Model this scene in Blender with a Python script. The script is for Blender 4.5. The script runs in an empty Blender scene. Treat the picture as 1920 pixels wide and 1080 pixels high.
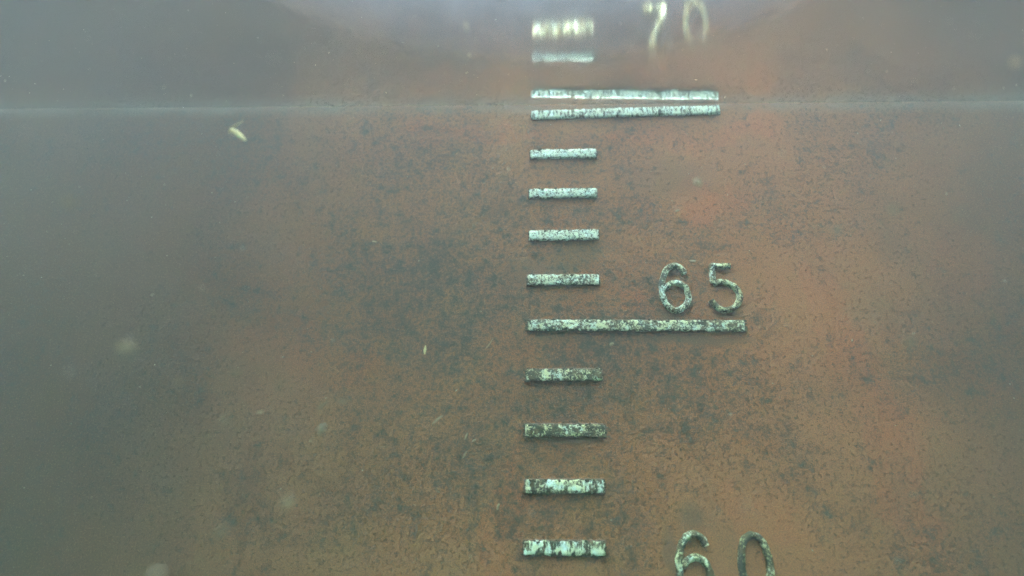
import bpy, bmesh, math, random
from mathutils import Vector, Matrix, noise
C = bpy.context.scene
COL = C.collection
R = math.radians

# ------------------------------------------------------------------ camera
# metres; hull side is the plane y = 0, the water surface is z = 0, the lens is
# a metre off the plating and 0.77 m under water, looking slightly upward
cam_r = Vector((0.99853885, 0.04700628, 0.02665673))
cam_u = Vector((-0.01097546, -0.30659388, 0.95177714))
cam_f = Vector((-0.05291229, 0.95067902, 0.30562998))
cd = bpy.data.cameras.new('camera')
cam = bpy.data.objects.new('camera', cd)
COL.objects.link(cam)
m = Matrix((cam_r, cam_u, -cam_f)).transposed().to_4x4()
m.translation = Vector((0.02286, -1.0, -0.77059))
cam.matrix_world = m
cd.sensor_width = 36.0
cd.lens = 955.29 / 1920 * 36
cd.clip_start = 0.02
cd.clip_end = 500
cd.dof.use_dof = True
cd.dof.focus_distance = 1.0
cd.dof.aperture_fstop = 0.9
C.camera = cam

# ------------------------------------------------------------------ sky, sun, exposure
SUN_EL, SUN_AZ = R(70), R(200)
w = bpy.data.worlds.new('World')
C.world = w
w.use_nodes = True
nt = w.node_tree
nt.nodes.clear()
sky = nt.nodes.new('ShaderNodeTexSky')
sky.sky_type = 'NISHITA'
sky.sun_disc = False
sky.sun_elevation = SUN_EL
sky.sun_rotation = SUN_AZ
sky.air_density = 1.0
sky.dust_density = 1.0
bg = nt.nodes.new('ShaderNodeBackground')
bg.inputs['Strength'].default_value = 0.12
wo = nt.nodes.new('ShaderNodeOutputWorld')
nt.links.new(sky.outputs[0], bg.inputs['Color'])
nt.links.new(bg.outputs[0], wo.inputs['Surface'])

sd = bpy.data.lights.new('sun', 'SUN')
sun = bpy.data.objects.new('sun', sd)
COL.objects.link(sun)
sd.energy = 1.5
sd.angle = R(140)                     # overcast: the light comes from most of the upper sky
sd.color = (1.0, 0.96, 0.9)
# direction towards the sun, same as the sky's
sv = Vector((math.sin(SUN_AZ) * math.cos(SUN_EL), math.cos(SUN_AZ) * math.cos(SUN_EL), math.sin(SUN_EL)))
sun.rotation_euler = sv.to_track_quat('Z', 'Y').to_euler()

vs = C.view_settings
C.display_settings.display_device = 'sRGB'
vs.view_transform = 'Standard'
vs.look = 'None'
vs.gamma = 1.0
vs.use_curve_mapping = False
vs.exposure = 3.6

C.render.engine = 'CYCLES'
cy = C.cycles
cy.max_bounces = 14
cy.diffuse_bounces = 5
cy.glossy_bounces = 6
cy.transmission_bounces = 8
cy.volume_bounces = 6
cy.transparent_max_bounces = 8
cy.caustics_reflective = True
cy.caustics_refractive = True
cy.blur_glossy = 0.0
cy.use_denoising = True
cy.denoising_prefilter = 'NONE'
cy.sample_clamp_indirect = 30.0


# ------------------------------------------------------------------ helpers
def link(name, bm, mat, parent=None, smooth=True):
    me = bpy.data.meshes.new(name)
    bm.to_mesh(me)
    bm.free()
    if smooth:
        for p in me.polygons:
            p.use_smooth = True
    if mat:
        me.materials.append(mat)
    o = bpy.data.objects.new(name, me)
    COL.objects.link(o)
    if parent:
        o.parent = parent
    return o


class NT:
    """tiny wrapper to write node trees in a few lines"""
    def __init__(s, name):
        s.m = bpy.data.materials.new(name)
        s.m.use_nodes = True
        s.t = s.m.node_tree
        s.t.nodes.clear()
        s.out = s.n('ShaderNodeOutputMaterial')
        s.pos = s.n('ShaderNodeNewGeometry').outputs['Position']

    def n(s, typ, **kw):
        nd = s.t.nodes.new(typ)
        for k, v in kw.items():
            setattr(nd, k, v)
        return nd

    def put(s, sock, v):
        if isinstance(v, bpy.types.NodeSocket):
            s.t.links.new(v, sock)
        elif isinstance(v, (tuple, list)) and len(v) == 3 and sock.type == 'RGBA':
            sock.default_value = (*v, 1)
        else:
            sock.default_value = v

    def math(s, op, a, b=0.0, c=None, clamp=False):
        nd = s.n('ShaderNodeMath', operation=op, use_clamp=clamp)
        s.put(nd.inputs[0], a)
        s.put(nd.inputs[1], b)
        if c is not None:
            s.put(nd.inputs[2], c)
        return nd.outputs[0]

    def vmath(s, op, a, b):
        nd = s.n('ShaderNodeVectorMath', operation=op)
        s.put(nd.inputs[0], a)
        s.put(nd.inputs[1], b)
        return nd.outputs[0]

    def mapping(s, v, loc=(0, 0, 0), rot=(0, 0, 0), sc=(1, 1, 1)):
        nd = s.n('ShaderNodeMapping')
        s.put(nd.inputs['Vector'], v)
        nd.inputs['Location'].default_value = loc
        nd.inputs['Rotation'].default_value = rot
        nd.inputs['Scale'].default_value = sc
        return nd.outputs[0]

    def noise(s, v, scale, detail=4, rough=0.55, dist=0.0):
        nd = s.n('ShaderNodeTexNoise')
        s.put(nd.inputs['Vector'], v)
        nd.inputs['Scale'].default_value = scale
        nd.inputs['Detail'].default_value = detail
        nd.inputs['Roughness'].default_value = rough
        nd.inputs['Distortion'].default_value = dist
        return nd.outputs[0]

    def voro(s, v, scale, rand=1.0):
        nd = s.n('ShaderNodeTexVoronoi')
        s.put(nd.inputs['Vector'], v)
        nd.inputs['Scale'].default_value = scale
        nd.inputs['Randomness'].default_value = rand
        return nd.outputs['Distance']

    def ramp(s, v, lo, hi, a=0.0, b=1.0):
        nd = s.n('ShaderNodeMapRange', interpolation_type='SMOOTHSTEP')
        s.put(nd.inputs['Value'], v)
        s.put(nd.inputs['From Min'], lo)
        s.put(nd.inputs['From Max'], hi)
        s.put(nd.inputs['To Min'], a)
        s.put(nd.inputs['To Max'], b)
        return nd.outputs[0]

    def mix(s, f, a, b):
        nd = s.n('ShaderNodeMix', data_type='RGBA')
        s.put(nd.inputs[0], f)
        s.put(nd.inputs[6], a)
        s.put(nd.inputs[7], b)
        return nd.outputs[2]

    def attr(s, name):
        nd = s.n('ShaderNodeAttribute', attribute_type='OBJECT', attribute_name=name)
        return nd.outputs['Fac']

    def bsdf(s, color, rough=0.6, spec=0.3, bump=None, bstr=0.5, bdist=0.001):
        b = s.n('ShaderNodeBsdfPrincipled')
        s.put(b.inputs['Base Color'], color)
        s.put(b.inputs['Roughness'], rough)
        s.put(b.inputs['Specular IOR Level'], spec)
        if bump is not None:
            bn = s.n('ShaderNodeBump')
            bn.inputs['Strength'].default_value = bstr
            bn.inputs['Distance'].default_value = bdist
            s.put(bn.inputs['Height'], bump)
            s.t.links.new(bn.outputs[0], b.inputs['Normal'])
        s.t.links.new(b.outputs[0], s.out.inputs['Surface'])
        return s.m


def spot(t, cx, cz, rx, rz, ang, warp, soft=0.5):
    """mask of one patch of given size on the plating, its edge broken by noise"""
    d = t.vmath('SUBTRACT', t.pos, (cx, 0, cz))
    d = t.vmath('ADD', d, warp)
    nd = t.n('ShaderNodeMapping')
    nd.vector_type = 'TEXTURE'
    t.put(nd.inputs['Vector'], d)
    nd.inputs['Rotation'].default_value = (0, ang, 0)
    nd.inputs['Scale'].default_value = (rx, 1, rz)
    v = t.vmath('MULTIPLY', nd.outputs[0], (1, 0, 1))
    ln = t.n('ShaderNodeVectorMath', operation='LENGTH')
    t.put(ln.inputs[0], v)
    return t.ramp(ln.outputs['Value'], 1.0 - soft, 1.0 + soft, 1.0, 0.0)


# ------------------------------------------------------------------ materials
def hull_material():
    t = NT('antifouling_paint')
    p = t.pos
    big = t.noise(p, 2.3, 4, 0.6)
    mid = t.noise(p, 11, 5, 0.6)
    fine = t.noise(p, 70, 5, 0.65)
    grain = t.noise(p, 320, 3, 0.6)
    wn = t.n('ShaderNodeTexNoise')
    t.put(wn.inputs['Vector'], p)
    wn.inputs['Scale'].default_value = 9
    wn.inputs['Detail'].default_value = 4
    warp = t.vmath('SUBTRACT', wn.outputs['Color'], (0.5, 0.5, 0.5))
    warp = t.vmath('MULTIPLY', warp, (0.16, 0.16, 0.16))
    wf = t.n('ShaderNodeTexNoise')
    t.put(wf.inputs['Vector'], p)
    wf.inputs['Scale'].default_value = 42
    wf.inputs['Detail'].default_value = 6
    wf.inputs['Roughness'].default_value = 0.7
    warpf = t.vmath('ADD', warp, t.vmath('MULTIPLY', t.vmath('SUBTRACT', wf.outputs['Color'], (0.5, 0.5, 0.5)), (0.05, 0.05, 0.05)))
    base = t.mix(t.ramp(big, 0.35, 0.65), PAINT_A, PAINT_B)
    base = t.mix(t.math('MULTIPLY', t.ramp(mid, 0.42, 0.66), 0.55), base, PAINT_C)
    side = spot(t, 0.75, -0.45, 0.55, 0.7, 0, warp, 0.7)
    base = t.mix(t.math('MULTIPLY', side, 0.4), base, PAINT_FRESH)
    # patches where fresh paint shows through the slime
    brk = t.ramp(t.noise(t.mapping(p, loc=(8, 8, 1), sc=(1, 1, 0.6)), 16, 7, 0.72), 0.38, 0.58, 0.3, 1.0)
    for (cx, cz, rx, rz, a, k) in [(0.36, -0.25, 0.06, 0.06, 0, .9), (0.43, -0.24, 0.05, 0.03, 0, .6), (0.222, -0.485, 0.026, 0.03, 0, .9),
                                   (0.598, -0.51, 0.04, 0.12, R(-14), .9), (0.655, -0.72, 0.05, 0.17, R(-14), 1.0),
                                   (0.70, -0.93, 0.035, 0.12, R(-10), .7), (0.86, -0.40, 0.06, 0.09, R(20), .7),
                                   (-0.13, -0.07, 0.16, 0.03, 0, .6), (0.36, -0.09, 0.2, 0.035, 0, .7), (0.52, -0.07, 0.07, 0.05, 0, .6),
                                   (-0.03, -0.95, 0.03, 0.2, 0, .6), (-0.42, -0.6, 0.2, 0.05, R(20), .4), (0.42, -0.86, 0.08, 0.05, R(30), .5)]:
        s = spot(t, cx, cz, rx, rz, a, warpf, 0.16)
        base = t.mix(t.math('MULTIPLY', t.math('MULTIPLY', s, k), brk), base, PAINT_FRESH)
    # haze and darkening towards both ends of the view, painted into the plating colour
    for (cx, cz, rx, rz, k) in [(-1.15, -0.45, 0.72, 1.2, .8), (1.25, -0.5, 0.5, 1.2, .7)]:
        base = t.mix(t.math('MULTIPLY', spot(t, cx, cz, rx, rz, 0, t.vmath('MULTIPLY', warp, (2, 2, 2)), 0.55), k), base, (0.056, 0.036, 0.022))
    # olive slime in the streak below the marks
    s = spot(t, 0.09, -0.38, 0.05, 0.05, 0, warp)
    base = t.mix(t.math('MULTIPLY', s, 0.5), base, (0.16, 0.12, 0.035))
    # dark algae: clumps of small spots, thick in the middle of the plating
    dens = t.noise(t.mapping(p, loc=(3.1, 0, 1.7)), 3.4, 3, 0.6)
    core = spot(t, -0.06, -0.52, 0.36, 0.34, 0, t.vmath('MULTIPLY', warp, (1.2, 1.2, 1.2)), 0.6)
    cl = t.math('ADD', t.ramp(dens, 0.30, 0.72, 0.06, -0.035), t.math('MULTIPLY', core, -0.085))
    cl = t.math('ADD', cl, 0.045)
    sp = t.noise(t.mapping(p, loc=(7, 2, 5)), 130, 6, 0.75)
    sp2 = t.noise(t.mapping(p, loc=(1, 9, 4)), 38, 8, 0.78)
    a1 = t.ramp(t.math('ADD', sp, t.math('MULTIPLY', cl, -1.0)), 0.46, 0.60)
    a2 = t.ramp(t.math('ADD', sp2, t.math('MULTIPLY', cl, -1.0)), 0.47, 0.60)
    alg_shade = t.math('MAXIMUM', t.math('MULTIPLY', a1, 0.80), t.math('MULTIPLY', a2, 0.92))
    # broader dull patches of slime film
    film = t.ramp(t.noise(t.mapping(p, loc=(5, 1, 2)), 7.0, 8, 0.72), 0.48, 0.70)
    base = t.mix(t.math('MULTIPLY', film, 0.25), base, (0.085, 0.090, 0.066))
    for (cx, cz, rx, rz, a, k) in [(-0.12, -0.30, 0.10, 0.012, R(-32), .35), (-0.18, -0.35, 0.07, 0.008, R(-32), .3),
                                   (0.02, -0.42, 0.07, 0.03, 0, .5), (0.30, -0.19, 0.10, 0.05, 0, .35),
                                   (0.31, -0.547, 0.12, 0.012, 0, .6), (0.07, -0.748, 0.08, 0.008, 0, .6), (0.07, -0.55, 0.07, 0.008, 0, .4), (0.275, -0.495, 0.03, 0.012, 0, .6), (0.40, -0.502, 0.03, 0.008, 0, .6), (0.30, -0.88, 0.02, 0.02, 0, .5), (0.255, -0.93, 0.012, 0.04, 0, .5), (-0.20, -0.08, 0.06, 0.02, 0, .3)]:  # algae patches, plus shade painted under the bars and numerals
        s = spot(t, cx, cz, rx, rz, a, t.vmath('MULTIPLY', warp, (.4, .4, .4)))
        alg_shade = t.math('MAXIMUM', alg_shade, t.math('MULTIPLY', s, k))
    col = t.mix(alg_shade, base, ALGAE_SHADE)
    # pale uneven band just under the waterline
    sep = t.n('ShaderNodeSeparateXYZ')
    t.put(sep.inputs[0], p)
    z = t.math('ADD', sep.outputs['Z'], t.math('MULTIPLY', t.math('SUBTRACT', fine, 0.5), 0.012))
    wl = t.math('MULTIPLY', t.ramp(z, -0.036, -0.006), t.ramp(z, -0.001, 0.004, 1.0, 0.0))
    wl = t.math('MULTIPLY', wl, t.ramp(t.noise(p, 5, 4, 0.7), 0.36, 0.62, 0.2, 0.55))
    col = t.mix(wl, col, (0.26, 0.27, 0.22))
    # grain, pale specks of young growth
    col = t.mix(t.math('MULTIPLY', t.ramp(grain, 0.50, 0.70), 0.5), col, (0.44, 0.26, 0.13))
    pit = t.noise(t.mapping(p, loc=(4, 4, 4)), 520, 2, 0.5)
    col = t.mix(t.ramp(pit, 0.40, 0.60, 0.55, 0.0), col, (0.06, 0.045, 0.034))
    vs_ = t.voro(p, 45)
    pale = t.math('MULTIPLY', t.ramp(vs_, 0.045, 0.09, 1, 0), t.ramp(t.noise(p, 15, 2), 0.60, 0.66))
    col = t.mix(t.math('MULTIPLY', pale, 0.7), col, (0.45, 0.42, 0.33))
    # boot top: dull grey paint, foot coloured dark to hide the Snell window's arc
    zb = t.math('ADD', sep.outputs['Z'], t.math('MULTIPLY', t.math('SUBTRACT', mid, 0.5), 0.01))
    boot = t.mix(t.ramp(mid, 0.4, 0.65), (0.044, 0.044, 0.050), (0.036, 0.032, 0.034))
    arc_fade = t.mix(t.ramp(zb, 0.04, 0.15), t.mix(t.ramp(mid, 0.4, 0.62), (0.042, 0.025, 0.019), (0.028, 0.021, 0.018)), boot)
    col = t.mix(t.ramp(zb, 0.0, 0.008), col, arc_fade)
    h = t.math('ADD', t.math('MULTIPLY', fine, 0.6), t.math('ADD', t.math('MULTIPLY', grain, 0.25), t.math('MULTIPLY', alg_shade, 0.8)))
    return t.bsdf(col, 0.75, 0.2, h, 0.8, 0.003)


def mark_material():
    """chalky white marking paint, eaten away by slime: more of it the more fouled the mark is"""
    t = NT('white_mark_paint')
    p = t.pos
    f = t.attr('fouling')
    st = t.attr('streak')
    ps = t.mapping(p, rot=(0, R(-40), 0), sc=(1.7, 1, 0.5))
    fine = t.noise(p, 230, 5, 0.75, 0.6)
    str_ = t.noise(ps, 120, 5, 0.72, 0.8)
    nf = t.n('ShaderNodeMix', data_type='FLOAT')
    t.put(nf.inputs[0], st)
    t.put(nf.inputs[2], fine)
    t.put(nf.inputs[3], str_)
    fine = nf.outputs[0]
    blob = t.noise(t.mapping(p, loc=(2, 3, 9)), 42, 3, 0.6, 0.6)
    bw = t.ramp(f, 0.3, 0.6, 0.15, 0.42)
    v = t.math('ADD', t.math('MULTIPLY', fine, t.math('SUBTRACT', 1.0, bw)), t.math('MULTIPLY', blob, bw))
    thr = t.math('ADD', t.math('MULTIPLY', f, 0.15), 0.42)
    white = t.ramp(v, t.math('SUBTRACT', thr, 0.03), t.math('ADD', thr, 0.035))
    tint = t.mix(t.math('MULTIPLY', f, t.ramp(t.noise(p, 60, 3), 0.3, 0.6, 0.3, 1.5), clamp=True), (0.78, 0.94, 0.90), (0.78, 0.74, 0.40))
    stain = t.mix(t.ramp(t.noise(p, 90, 4), 0.4, 0.65), (0.05, 0.055, 0.032), (0.15, 0.11, 0.045))
    col = t.mix(white, stain, tint)
    return t.bsdf(col, 0.6, 0.3, t.math('ADD', t.math('MULTIPLY', white, 0.7), fine), 0.7, 0.002)


def flat_material(name, c1, c2, scale, rough=0.7, bump=0.5, bd=0.002):
    t = NT(name)
    n1 = t.noise(t.pos, scale, 5, 0.6)
    return t.bsdf(t.mix(t.ramp(n1, 0.35, 0.65), c1, c2), rough, 0.25, n1, bump, bd)


PAINT_A = (0.480, 0.180, 0.066)
PAINT_B = (0.410, 0.170, 0.064)
PAINT_C = (0.440, 0.205, 0.070)
PAINT_FRESH = (0.580, 0.172, 0.058)
ALGAE_SHADE = (0.050, 0.066, 0.050)
M_HULL = hull_material()
M_MARK = mark_material()
M_BEAD = flat_material('weld_bead_paint', (0.26, 0.13, 0.085), (0.12, 0.075, 0.05), 130)
M_FLAKE = flat_material('organic_flake', (0.40, 0.32, 0.20), (0.32, 0.24, 0.15), 160)
M_FLAKE_YELLOW = flat_material('yellow_flake', (0.80, 0.66, 0.34), (0.70, 0.56, 0.28), 160)
M_FLAKE_DIM = flat_material('dull_flake', (0.26, 0.21, 0.14), (0.18, 0.14, 0.09), 160)
M_SNOW = flat_material('suspended_matter', (0.60, 0.57, 0.42), (0.40, 0.42, 0.36), 90)
M_BED = flat_material('silt', (0.16, 0.14, 0.10), (0.11, 0.10, 0.075), 3, 0.95)

# water surface: one refracting sheet, seen from below it mirrors the hull up to Snell's angle
t = NT('water_surface')
gl = t.n('ShaderNodeBsdfGlass')
gl.inputs['Color'].default_value = (1, 1, 1, 1)
gl.inputs['Roughness'].default_value = 0.11
gl.inputs['IOR'].default_value = 1.341
bn = t.n('ShaderNodeBump')
bn.inputs['Strength'].default_value = 0.11
bn.inputs['Distance'].default_value = 0.004
t.put(bn.inputs['Height'], t.noise(t.mapping(t.pos, sc=(1, 0.6, 1)), 14, 2, 0.5))
t.t.links.new(bn.outputs[0], gl.inputs['Normal'])
t.t.links.new(gl.outputs[0], t.out.inputs['Surface'])
M_WATER = t.m

t = NT('murky_water')
pv = t.n('ShaderNodeVolumePrincipled')
pv.inputs['Color'].default_value = (0.275, 0.28, 0.31, 1)
pv.inputs['Absorption Color'].default_value = (0.02, 0.38, 0.18, 1)
pv.inputs['Density'].default_value = 0.46
pv.inputs['Anisotropy'].default_value = 0.6
t.t.links.new(pv.outputs[0], t.out.inputs['Volume'])
M_HAZE = t.m


# ------------------------------------------------------------------ setting
def box(bm, x0, x1, y0, y1, z0, z1):
    v = [bm.verts.new((x, y, z)) for z in (z0, z1) for y in (y0, y1) for x in (x0, x1)]
    for f in ((0, 2, 3, 1), (4, 5, 7, 6), (0, 1, 5, 4), (2, 6, 7, 3), (0, 4, 6, 2), (1, 3, 7, 5)):
        bm.faces.new([v[i] for i in f])


bm = bmesh.new()
n = 60
g = []
for i in range(n + 1):
    row = []
    for j in range(n + 1):
        x, y = -40 + 80 * i / n, -45 + 60 * j / n
        row.append(bm.verts.new((x, y, -7.0 + 0.25 * noise.noise(Vector((x * .15, y * .15, 0))))))
    g.append(row)
for i in range(n):
    for j in range(n):
        bm.faces.new((g[i][j], g[i + 1][j], g[i + 1][j + 1], g[i][j + 1]))
o = link('seabed', bm, M_BED)
o['kind'] = 'structure'

bm = bmesh.new()
q = [bm.verts.new(c) for c in ((-40, -45, 0), (40, -45, 0), (40, 0.003, 0), (-40, 0.003, 0))]
bm.faces.new(q)
o = link('water', bm, M_WATER, smooth=False)
o['kind'] = 'structure'

bm = bmesh.new()
box(bm, -39, 39, -44, 0.02, -8.3, -0.004)
o = link('haze', bm, M_HAZE, smooth=False)
o['kind'] = 'stuff'

# ------------------------------------------------------------------ the ship's side
bm = bmesh.new()
prof = [(0.0, 4.5)]
prof += [(0.0, z) for z in (3.0, 2.0, 1.2, 0.6, 0.2, 0.0, -0.4, -0.8, -1.2, -1.8, -2.4, -3.0)]
for k in range(1, 11):
    a = k / 10 * math.pi / 2
    prof.append((1.4 - 1.4 * math.cos(a), -3.0 - 1.4 * math.sin(a)))
prof += [(4.0, -4.4), (9.0, -4.45), (9.0, 4.5)]
xs = [-30 + 60 * i / 40 for i in range(41)]
rings = [[bm.verts.new((x, y, z)) for (y, z) in prof] for x in xs]
L = len(prof)
for a, b in zip(rings, rings[1:]):
    for k in range(L):
        k2 = (k + 1) % L
        bm.faces.new((a[k], a[k2], b[k2], b[k]))
bm.faces.new(list(reversed(rings[0])))
bm.faces.new(rings[-1])
bmesh.ops.recalc_face_normals(bm, faces=bm.faces)
hull = link('ship_hull', bm, M_HULL, smooth=False)
hull['label'] = "rust red ship's side with white draft marks and dark algae, half under water"
hull['category'] = 'ship'


# ------------------------------------------------------------------ raised draft marks
def ribbon(pts, width, thick, seed, round_top=False, jit=0.0006, closed=False, endtaper=True):
    """raised strip along pts (x, z) on the plating: flat or rounded section, uneven edges"""
    bm = bmesh.new()
    rnd = Vector((seed * 3.7, seed * 1.3, 0))
    n = len(pts)
    if round_top:
        sec = [(-0.5, 0.0), (-0.46, 0.5), (-0.34, 0.85), (-0.12, 1.0), (0.12, 1.0), (0.34, 0.85), (0.46, 0.5), (0.5, 0.0)]
    else:
        sec = [(-0.5, 0.0), (-0.495, 0.85), (-0.46, 0.99), (-0.2, 1.0), (0.0, 1.0), (0.2, 1.0), (0.46, 0.99), (0.495, 0.85), (0.5, 0.0)]
    rings = []
    for i, (x, z) in enumerate(pts):
        if closed:
            a, b = pts[i - 1], pts[(i + 1) % n]
        else:
            a, b = pts[max(i - 1, 0)], pts[min(i + 1, n - 1)]
        dx, dz = b[0] - a[0], b[1] - a[1]
        l = math.hypot(dx, dz) or 1
        nx, nz = -dz / l, dx / l
        e = w_end = 1.0
        if not closed and endtaper:
            e = 0.55 if i in (0, n - 1) else 1.0
            w_end = 0.88 if i in (0, n - 1) else 0.97 if i in (1, n - 2) else 1.0
        r = []
        for (u, h) in sec:
            wj = width * w_end * u + math.copysign(1, u) * jit * 2 * noise.noise(Vector((x * 120, z * 120, u * 2)) + rnd)
            hh = thick * h * e * (1 + 0.22 * noise.noise(Vector((x * 90, z * 90, u * 3)) + rnd))
            r.append(bm.verts.new((x + nx * wj, 0.0015 - hh - (0.0015 if h > 0 else 0), z + nz * wj)))
        rings.append(r)
    pairs = list(zip(rings, rings[1:])) + ([(rings[-1], rings[0])] if closed else [])
    for a, b in pairs:
        for k in range(len(sec) - 1):
            bm.faces.new((a[k], a[k + 1], b[k + 1], b[k]))
    if not closed:
        bm.faces.new(rings[0][::-1])
        bm.faces.new(rings[-1])
    bmesh.ops.recalc_face_normals(bm, faces=bm.faces)
    return bm


def bead_bm(loop, rad, seed):
    """lumpy weld bead round a mark"""
    bm = bmesh.new()
    n = len(loop)
    rings = []
    for i, (x, z) in enumerate(loop):
        a, b = loop[i - 1], loop[(i + 1) % n]
        dx, dz = b[0] - a[0], b[1] - a[1]
        l = math.hypot(dx, dz) or 1
        nx, nz = -dz / l, dx / l
        rr = rad * (0.8 + 0.5 * noise.noise(Vector((x * 150, z * 150, seed))))
        rings.append([bm.verts.new((x + nx * rr * math.cos(k), 0.0008 - abs(rr) * math.sin(k), z + nz * rr * math.cos(k)))
                      for k in (0, 0.7, 1.57, 2.44, math.pi)])
    for a, b in zip(rings, rings[1:] + rings[:1]):
        for k in range(4):
            bm.faces.new((a[k], a[k + 1], b[k + 1], b[k]))
    bmesh.ops.recalc_face_normals(bm, faces=bm.faces)
    return bm


def rect_loop(x0, x1, z0, z1, slope, step=0.006):
    pts = []
    nx = max(2, int((x1 - x0) / step))
    nz = 4
    f = lambda x: slope * (x - x0)
    pts += [(x0 + (x1 - x0) * i / nx, z1 + f(x0 + (x1 - x0) * i / nx)) for i in range(nx)]
    pts += [(x1, z1 + (z0 - z1) * i / nz + f(x1)) for i in range(nz)]
    pts += [(x1 - (x1 - x0) * i / nx, z0 + f(x1 - (x1 - x0) * i / nx)) for i in range(nx)]
    pts += [(x0, z0 + (z1 - z0) * i / nz) for i in range(nz)]
    return pts


BARS = [  # level, x0, x1, z at left, z at right, height, fouling, streak
    (71, 0.0005, 0.1474, 0.0680, 0.0720, 0.0215, 0.72, 0.2),
    (70, 0.0005, 0.4283, -0.0302, -0.0192, 0.0215, 0.36, 1.0),
    (69, 0.0003, 0.1474, -0.1341, -0.1319, 0.0215, 0.31, 0.0),
    (68, -0.0011, 0.1468, -0.2330, -0.2305, 0.0215, 0.33, 0.0),
    (67, 0.0005, 0.1478, -0.3329, -0.3292, 0.0222, 0.37, 0.0),
    (66, -0.0012, 0.1458, -0.4322, -0.4297, 0.0222, 0.48, 0.0),
    (65, -0.0006, 0.4285, -0.5280, -0.5228, 0.0215, 0.60, 0.0),
    (64, -0.0004, 0.1471, -0.6272, -0.6243, 0.0218, 0.62, 0.0),
    (63, -0.0010, 0.1502, -0.7313, -0.7283, 0.0223, 0.78, 0.0),
    (62, 0.0009, 0.1454, -0.8306, -0.8264, 0.0232, 0.60, 0.5),
    (61, 0.0009, 0.1441, -0.9317, -0.9283, 0.0230, 0.54, 0.8),
    (60, 0.0009, 0.4300, -1.0320, -1.0270, 0.0225, 0.60, 0.0)]
for (lv, x0, x1, za, zb, h, f, st) in BARS:
    nn = max(20, int((x1 - x0) / 0.0025))
    bm = ribbon([(x0 + (x1 - x0) * i / nn, za + (zb - za) * i / nn) for i in range(nn + 1)], h, 0.005, lv, jit=0.0010)
    b = link('draft_bar', bm, M_MARK, hull)
    b['fouling'] = f
    b['streak'] = st
    if x1 > 0.3:
        b['label'] = {70: 'long white bar just under the waterline', 65: 'long white bar under the numerals 65',
                      60: 'long white bar at the numerals 60'}[lv]
    sl = (zb - za) / (x1 - x0)
    w_ = link('weld_bead', bead_bm(rect_loop(x0 - .0006, x1 + .0006, za - h / 2 - .0004, za + h / 2 + .0004, sl), 0.0024, lv), M_BEAD, b)


def smooth_path(ctrl, n=14):
    """Catmull-Rom through the control points"""
    out = []
    P = [ctrl[0]] + list(ctrl) + [ctrl[-1]]
    for i in range(1, len(P) - 2):
        p0, p1, p2, p3 = (Vector(P[i + k]) for k in (-1, 0, 1, 2))
        for k in range(n):
            s = k / n
            v = 0.5 * ((2 * p1) + (p2 - p0) * s + (2 * p0 - 5 * p1 + 4 * p2 - p3) * s * s + (3 * p1 - p0 - 3 * p2 + p3) * s ** 3)
            out.append((v.x, v.y))
    out.append(tuple(ctrl[-1]))
    return out


# centre lines in a unit box (x 0..1, z 0..1)
SIX = [(0.93, 0.80), (0.80, 0.94), (0.52, 1.0), (0.22, 0.90), (0.04, 0.66), (0.0, 0.40), (0.10, 0.14), (0.36, 0.0),
       (0.64, 0.0), (0.92, 0.14), (1.0, 0.32), (0.90, 0.50), (0.62, 0.60), (0.34, 0.57), (0.06, 0.44)]
FIVE_A = [(0.80, 1.0), (0.12, 1.0), (0.14, 0.80), (0.13, 0.60)]
FIVE_B = [(0.13, 0.585), (0.40, 0.63), (0.74, 0.57), (0.97, 0.40), (0.96, 0.20), (0.72, 0.04), (0.42, 0.0), (0.16, 0.07), (0.0, 0.22)]
SEVEN_A = [(0.0, 1.0), (0.35, 0.985), (0.7, 0.985), (1.0, 1.0)]
SEVEN_B = [(1.0, 0.97), (0.66, 0.66), (0.38, 0.36), (0.18, 0.0)]
OH = [(0.5, 1.0), (0.85, 0.88), (1.0, 0.5), (0.85, 0.12), (0.5, 0.0), (0.15, 0.12), (0.0, 0.5), (0.15, 0.88)]


def numeral(paths, x0, x1, z0, z1, f, seed, label, closed=False, sw=0.0125):
    x0 += sw / 2
    x1 -= sw / 2
    z0 += sw / 2
    z1 -= sw / 2
    mp = lambda p: (x0 + (x1 - x0) * p[0], z0 + (z1 - z0) * p[1])
    bm = bmesh.new()
    for k, pth in enumerate(paths):
        pts = [mp(p) for p in pth]
        if closed:
            pp = pts[-2:] + pts + pts[:2]
            full = smooth_path(pp, 12)
            pts = full[24:24 + 12 * len(pth)]
        elif len(pth) > 4 or pth is SEVEN_B:
            pts = smooth_path(pts, 12)
        else:
            pts = [(a[0] + (b[0] - a[0]) * s / 10, a[1] + (b[1] - a[1]) * s / 10) for a, b in zip(pts, pts[1:]) for s in range(10)] + [pts[-1]]
        sub = ribbon(pts, sw, 0.0075 + 0.0004 * k, seed + k * 7, True, 0.0007, closed)
        me = bpy.data.meshes.new('tmp')
        sub.to_mesh(me)
        sub.free()
        bm.from_mesh(me)
        bpy.data.meshes.remove(me)
    o = link('numeral', bm, M_MARK, hull)
    o['fouling'] = f
    o['streak'] = 0.0
    o['label'] = label
    return o


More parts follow.
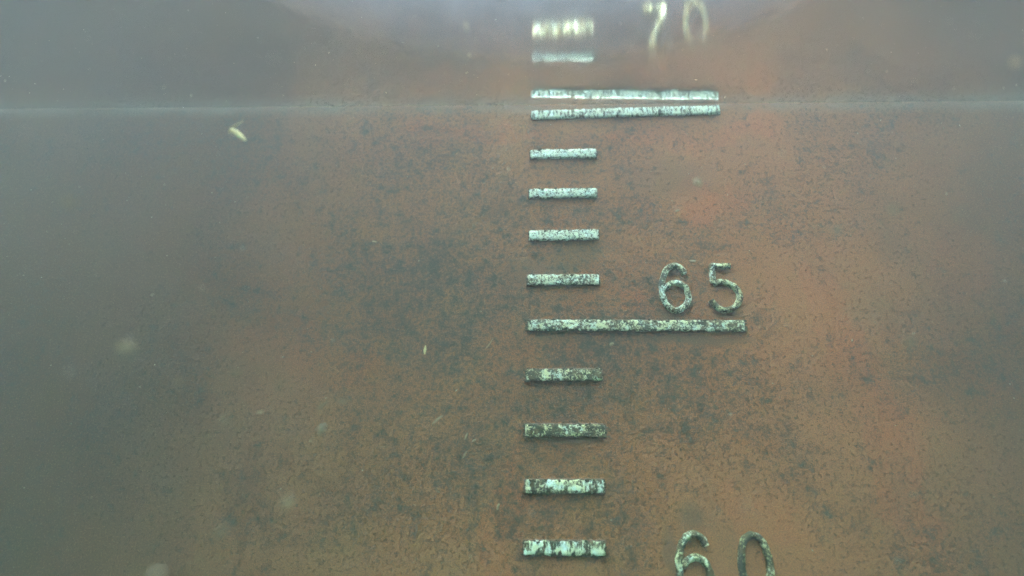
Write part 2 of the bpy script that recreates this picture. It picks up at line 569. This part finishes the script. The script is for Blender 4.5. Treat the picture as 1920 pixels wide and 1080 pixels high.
numeral([SIX], 0.2660, 0.3300, -0.4975, -0.3915, 0.50, 3, 'raised white figure 6 of the 65')
numeral([FIVE_A, FIVE_B], 0.3615, 0.4315, -0.4970, -0.3915, 0.66, 11, 'raised worn figure 5 of the 65')
numeral([SIX], 0.2640, 0.3285, -1.0000, -0.8935, 0.62, 23, 'raised slimy figure 6 of the 60')
numeral([OH], 0.3700, 0.4300, -0.9990, -0.8920, 0.78, 31, 'raised slimy figure 0 of the 60', True)
numeral([SEVEN_A, SEVEN_B], 0.2640, 0.3330, 0.0010, 0.1050, 0.84, 43, 'figure 7 of the 70, seen through the surface')
numeral([OH], 0.3640, 0.4260, 0.0010, 0.1050, 0.90, 57, 'figure 0 of the 70, seen through the surface', True)


# low slime growth creeping over the edges of the marks
random.seed(11)
bm = bmesh.new()


def lump(bm, x, z, y, r):
    seed = Vector((x * 31, z * 17, 3))
    rings = []
    for k, (rr, hh) in enumerate(((1.0, 0.0), (0.8, 0.45), (0.4, 0.75))):
        ring = []
        for i in range(7):
            a = 2 * math.pi * i / 7
            q = r * rr * (1 + 0.7 * noise.noise(seed + Vector((math.cos(a), math.sin(a), 0))))
            ring.append(bm.verts.new((x + q * 1.3 * math.cos(a), y - r * hh * 0.6, z + q * math.sin(a))))
        rings.append(ring)
    for a, b in zip(rings, rings[1:]):
        for i in range(7):
            bm.faces.new((a[i], a[(i + 1) % 7], b[(i + 1) % 7], b[i]))
    bm.faces.new(rings[-1])


for (lv, x0, x1, za, zb, h, f, st) in BARS:
    if lv > 69:
        continue
    cnt = int((x1 - x0) * 1000 * (0.12 + 0.5 * f))
    for i in range(cnt):
        u = random.random()
        x = x0 + (x1 - x0) * u
        zc = za + (zb - za) * u
        side = random.choice((-1, -1, 1))
        lump(bm, x, zc + side * (h / 2 + random.uniform(-0.0025, 0.0012)), random.uniform(-0.0052, -0.003), random.choice((0.0008, 0.0012, 0.0016, 0.0026)))
    for i in range(cnt // 4):
        x = random.choice((x0, x1)) + random.uniform(-0.002, 0.002)
        zc = (za if x < x0 + 0.01 else zb) + random.uniform(-h / 2, h / 2)
        lump(bm, x, zc, -0.003, random.choice((0.001, 0.0016, 0.0022)))
bmesh.ops.recalc_face_normals(bm, faces=bm.faces)
M_GROWTH = flat_material('slime_growth', (0.055, 0.062, 0.038), (0.12, 0.085, 0.045), 200, 0.9)
gr = link('slime_growth', bm, M_GROWTH, hull)
gr['kind'] = 'stuff'


# ------------------------------------------------------------------ drifting flakes
def blob_bm(l, w, d, seed, bend=0.0):
    """irregular scrap: a lumpy, flattened spindle, straight or bent, lying along x"""
    bm = bmesh.new()
    N, K = 10, 8
    rings = []
    rs = Vector((seed * 2.1, seed * .7, seed * 1.9))
    for i in range(N + 1):
        s = i / N
        r = math.sin(math.pi * min(max(s, 0.04), 0.96)) ** 0.45
        x = (s - 0.5) * l
        zc = bend * l * abs(s - 0.35) * (1 if s < 0.35 else 0.15)
        if bend > 1 and s < 0.35:                  # folded over: the short arm leaves sideways
            x = (-0.15 + 0.36 * (0.35 - s)) * l
            zc = 1.25 * (0.35 - s) * l
        row = []
        for k in range(K):
            a = 2 * math.pi * k / K
            j = 1 + 0.45 * noise.noise(Vector((s * 3, math.cos(a), math.sin(a))) + rs)
            row.append(bm.verts.new((x, d / 2 * r * j * math.sin(a), zc + w / 2 * r * j * math.cos(a))))
        rings.append(row)
    for a, b in zip(rings, rings[1:]):
        for k in range(K):
            bm.faces.new((a[k], a[(k + 1) % K], b[(k + 1) % K], b[k]))
    bm.faces.new(rings[0])
    bm.faces.new(rings[-1][::-1])
    bmesh.ops.recalc_face_normals(bm, faces=bm.faces)
    return bm


FLAKES = [
    (-0.3162, -0.6008, -0.6967, 0.0150, 0.0075, 5, 'blurred cream flake, brightest one left of the marks at the height of bar 65'),
    (-0.3292, -0.5120, -0.7137, 0.0105, 0.0052, 20, 'small soft flake right below the brightest blurred one at left'),
    (-0.2579, -0.5379, -0.7515, 0.0087, 0.0067, 40, 'roundish faint flake adrift at lower left'),
    (-0.2719, -0.5121, -0.7032, 0.0094, 0.0042, 10, 'dim thin flake above the roundish one at lower left'),
    (-0.2310, -0.3891, -0.7516, 0.0151, 0.0075, 65, 'upright soft flake left of bar 63'),
    (-0.2139, -0.3781, -0.7175, 0.0117, 0.0058, 10, 'brownish soft flake just above the upright one left of bar 63'),
    (-0.3685, -0.2784, -0.7272, 0.0098, 0.0038, 10, 'tiny bluish sliver at lower left'),
    (-0.2806, -0.2773, -0.7155, 0.0181, 0.0038, 38, 'thin rising fibre left of the upright soft flake'),
    (-0.1867, -0.5446, -0.8164, 0.0099, 0.0077, 50, 'blurred pinkish flake adrift low in the water, left of bar 62'),
    (-0.2364, -0.5504, -0.8398, 0.0141, 0.0062, 35, 'long faint flake adrift at the bottom left'),
    (-0.1769, -0.1181, -0.6036, 0.0160, 0.0047, 88, 'sharp upright yellow rod left of bar 65'),
    (-0.1382, -0.1611, -0.7250, 0.0206, 0.0034, 40, 'slanting pale fibre left of bar 63'),
    (-0.1028, -0.0679, -0.7470, 0.0123, 0.0038, 70, 'upper of two steep pale rods left of bar 63'),
    (-0.1053, -0.0579, -0.7784, 0.0141, 0.0038, 62, 'lower of two steep pale rods left of bar 63'),
    (-0.0911, -0.0441, -0.7534, 0.0077, 0.0039, 25, 'tiny white chip beside the two steep rods'),
    (-0.2846, -0.1354, -0.4047, 0.0090, 0.0035, 170, 'tiny bright chip left of bar 67'),
    (-0.0656, -0.5265, -0.2957, 0.0138, 0.0050, 100, 'soft upright flake at the top left of the mirrored marks'),
    (-0.0762, -0.4355, -0.2534, 0.0066, 0.0029, 95, 'tiny upright speck under the topmost soft flake'),
    (0.2142, -0.4394, -0.4528, 0.0117, 0.0091, 120, 'roundish pale flake right of bar 68'),
    (0.2987, -0.1248, -0.4349, 0.0125, 0.0058, 0, 'small cream chip just above the numerals 65'),
    (0.2708, -0.1542, -0.3485, 0.0087, 0.0039, 20, 'tiny pale chip right of bar 67'),
    (0.3146, -0.5271, -0.5550, 0.0105, 0.0063, 10, 'bright soft flake to the upper right of the numerals 65'),
    (0.3420, -0.5683, -0.5530, 0.0116, 0.0058, 10, 'dim soft flake above and right of the bright one at right'),
    (0.3587, -0.5307, -0.6671, 0.0096, 0.0077, 30, 'faint roundish flake far right at the height of bar 65'),
    (0.4135, -0.6381, -0.4546, 0.0106, 0.0079, 20, 'faint brown flake at the upper right edge'),
    (-0.0450, -0.0271, -0.8638, 0.0113, 0.0047, 70, 'small upright flake left of bar 61'),
    (0.1522, -0.1058, -0.5850, 0.0085, 0.0057, 20, 'small cream chip just under the long bar 65'),
    (-0.2760, -0.5642, -0.8690, 0.0126, 0.0059, 15, 'dull orange tinged flake at the very bottom left'),
    (-0.3469, -0.6566, -0.5939, 0.0117, 0.0067, 10, 'faint soft flake high at the far left'),
    (-0.4120, -0.4016, -0.3516, 0.0480, 0.0072, -42, 'large bent yellow flake drifting just under the waterline at left'),
    (-0.0670, -0.0766, -0.5827, 0.0236, 0.0022, 60, 'hair thin curved fibre left of bar 65'),
]
for i, (x, y, z, l, w_, a, lab) in enumerate(FLAKES):
    bend = 1.1 if 'bent' in lab else (0.25 if 'curved' in lab else 0.0)
    o = link('flake', blob_bm(l, w_, w_ * (0.25 + 0.12 * (i % 4)), i * 1.7 + 1, bend), M_FLAKE_YELLOW if 'yellow' in lab else M_FLAKE_DIM if ('faint' in lab or 'dim' in lab or 'soft' in lab or 'dull' in lab) else M_FLAKE)
    o.location = (x, y, z)
    o.rotation_euler = (0.2, -R(a), 0.1)
    o['label'] = lab
    o['category'] = 'flake'
    o['group'] = 'flakes drifting in the water'

# finer drifting specks nobody could count
random.seed(5)
bm = bmesh.new()
for i in range(9000):
    c = Vector((random.uniform(-1.4, 1.4), random.uniform(-0.75, -0.015), random.uniform(-1.35, -0.02)))
    s = (random.choice((0.0004, 0.0006, 0.0008, 0.0011)) if i < 800 else random.choice((0.0002, 0.0003, 0.0004))) * random.uniform(0.8, 1.2)
    e = Matrix.Rotation(random.uniform(0, 3.1), 3, 'Y') @ Matrix.Diagonal((random.choice((1, 1.5, 3.0)), 0.8, 0.8))
    v = [bm.verts.new(c + e @ (Vector(d) * s)) for d in ((1, 0, 0), (-1, 0, 0), (0, 1, 0), (0, -1, 0), (0, 0, 1), (0, 0, -1))]
    for a, b, d in ((0, 2, 4), (2, 1, 4), (1, 3, 4), (3, 0, 4), (2, 0, 5), (1, 2, 5), (3, 1, 5), (0, 3, 5)):
        bm.faces.new((v[a], v[b], v[d]))
o = link('suspended_specks', bm, M_SNOW)
o['kind'] = 'stuff'
o['label'] = 'fine pale specks drifting throughout the murky water'
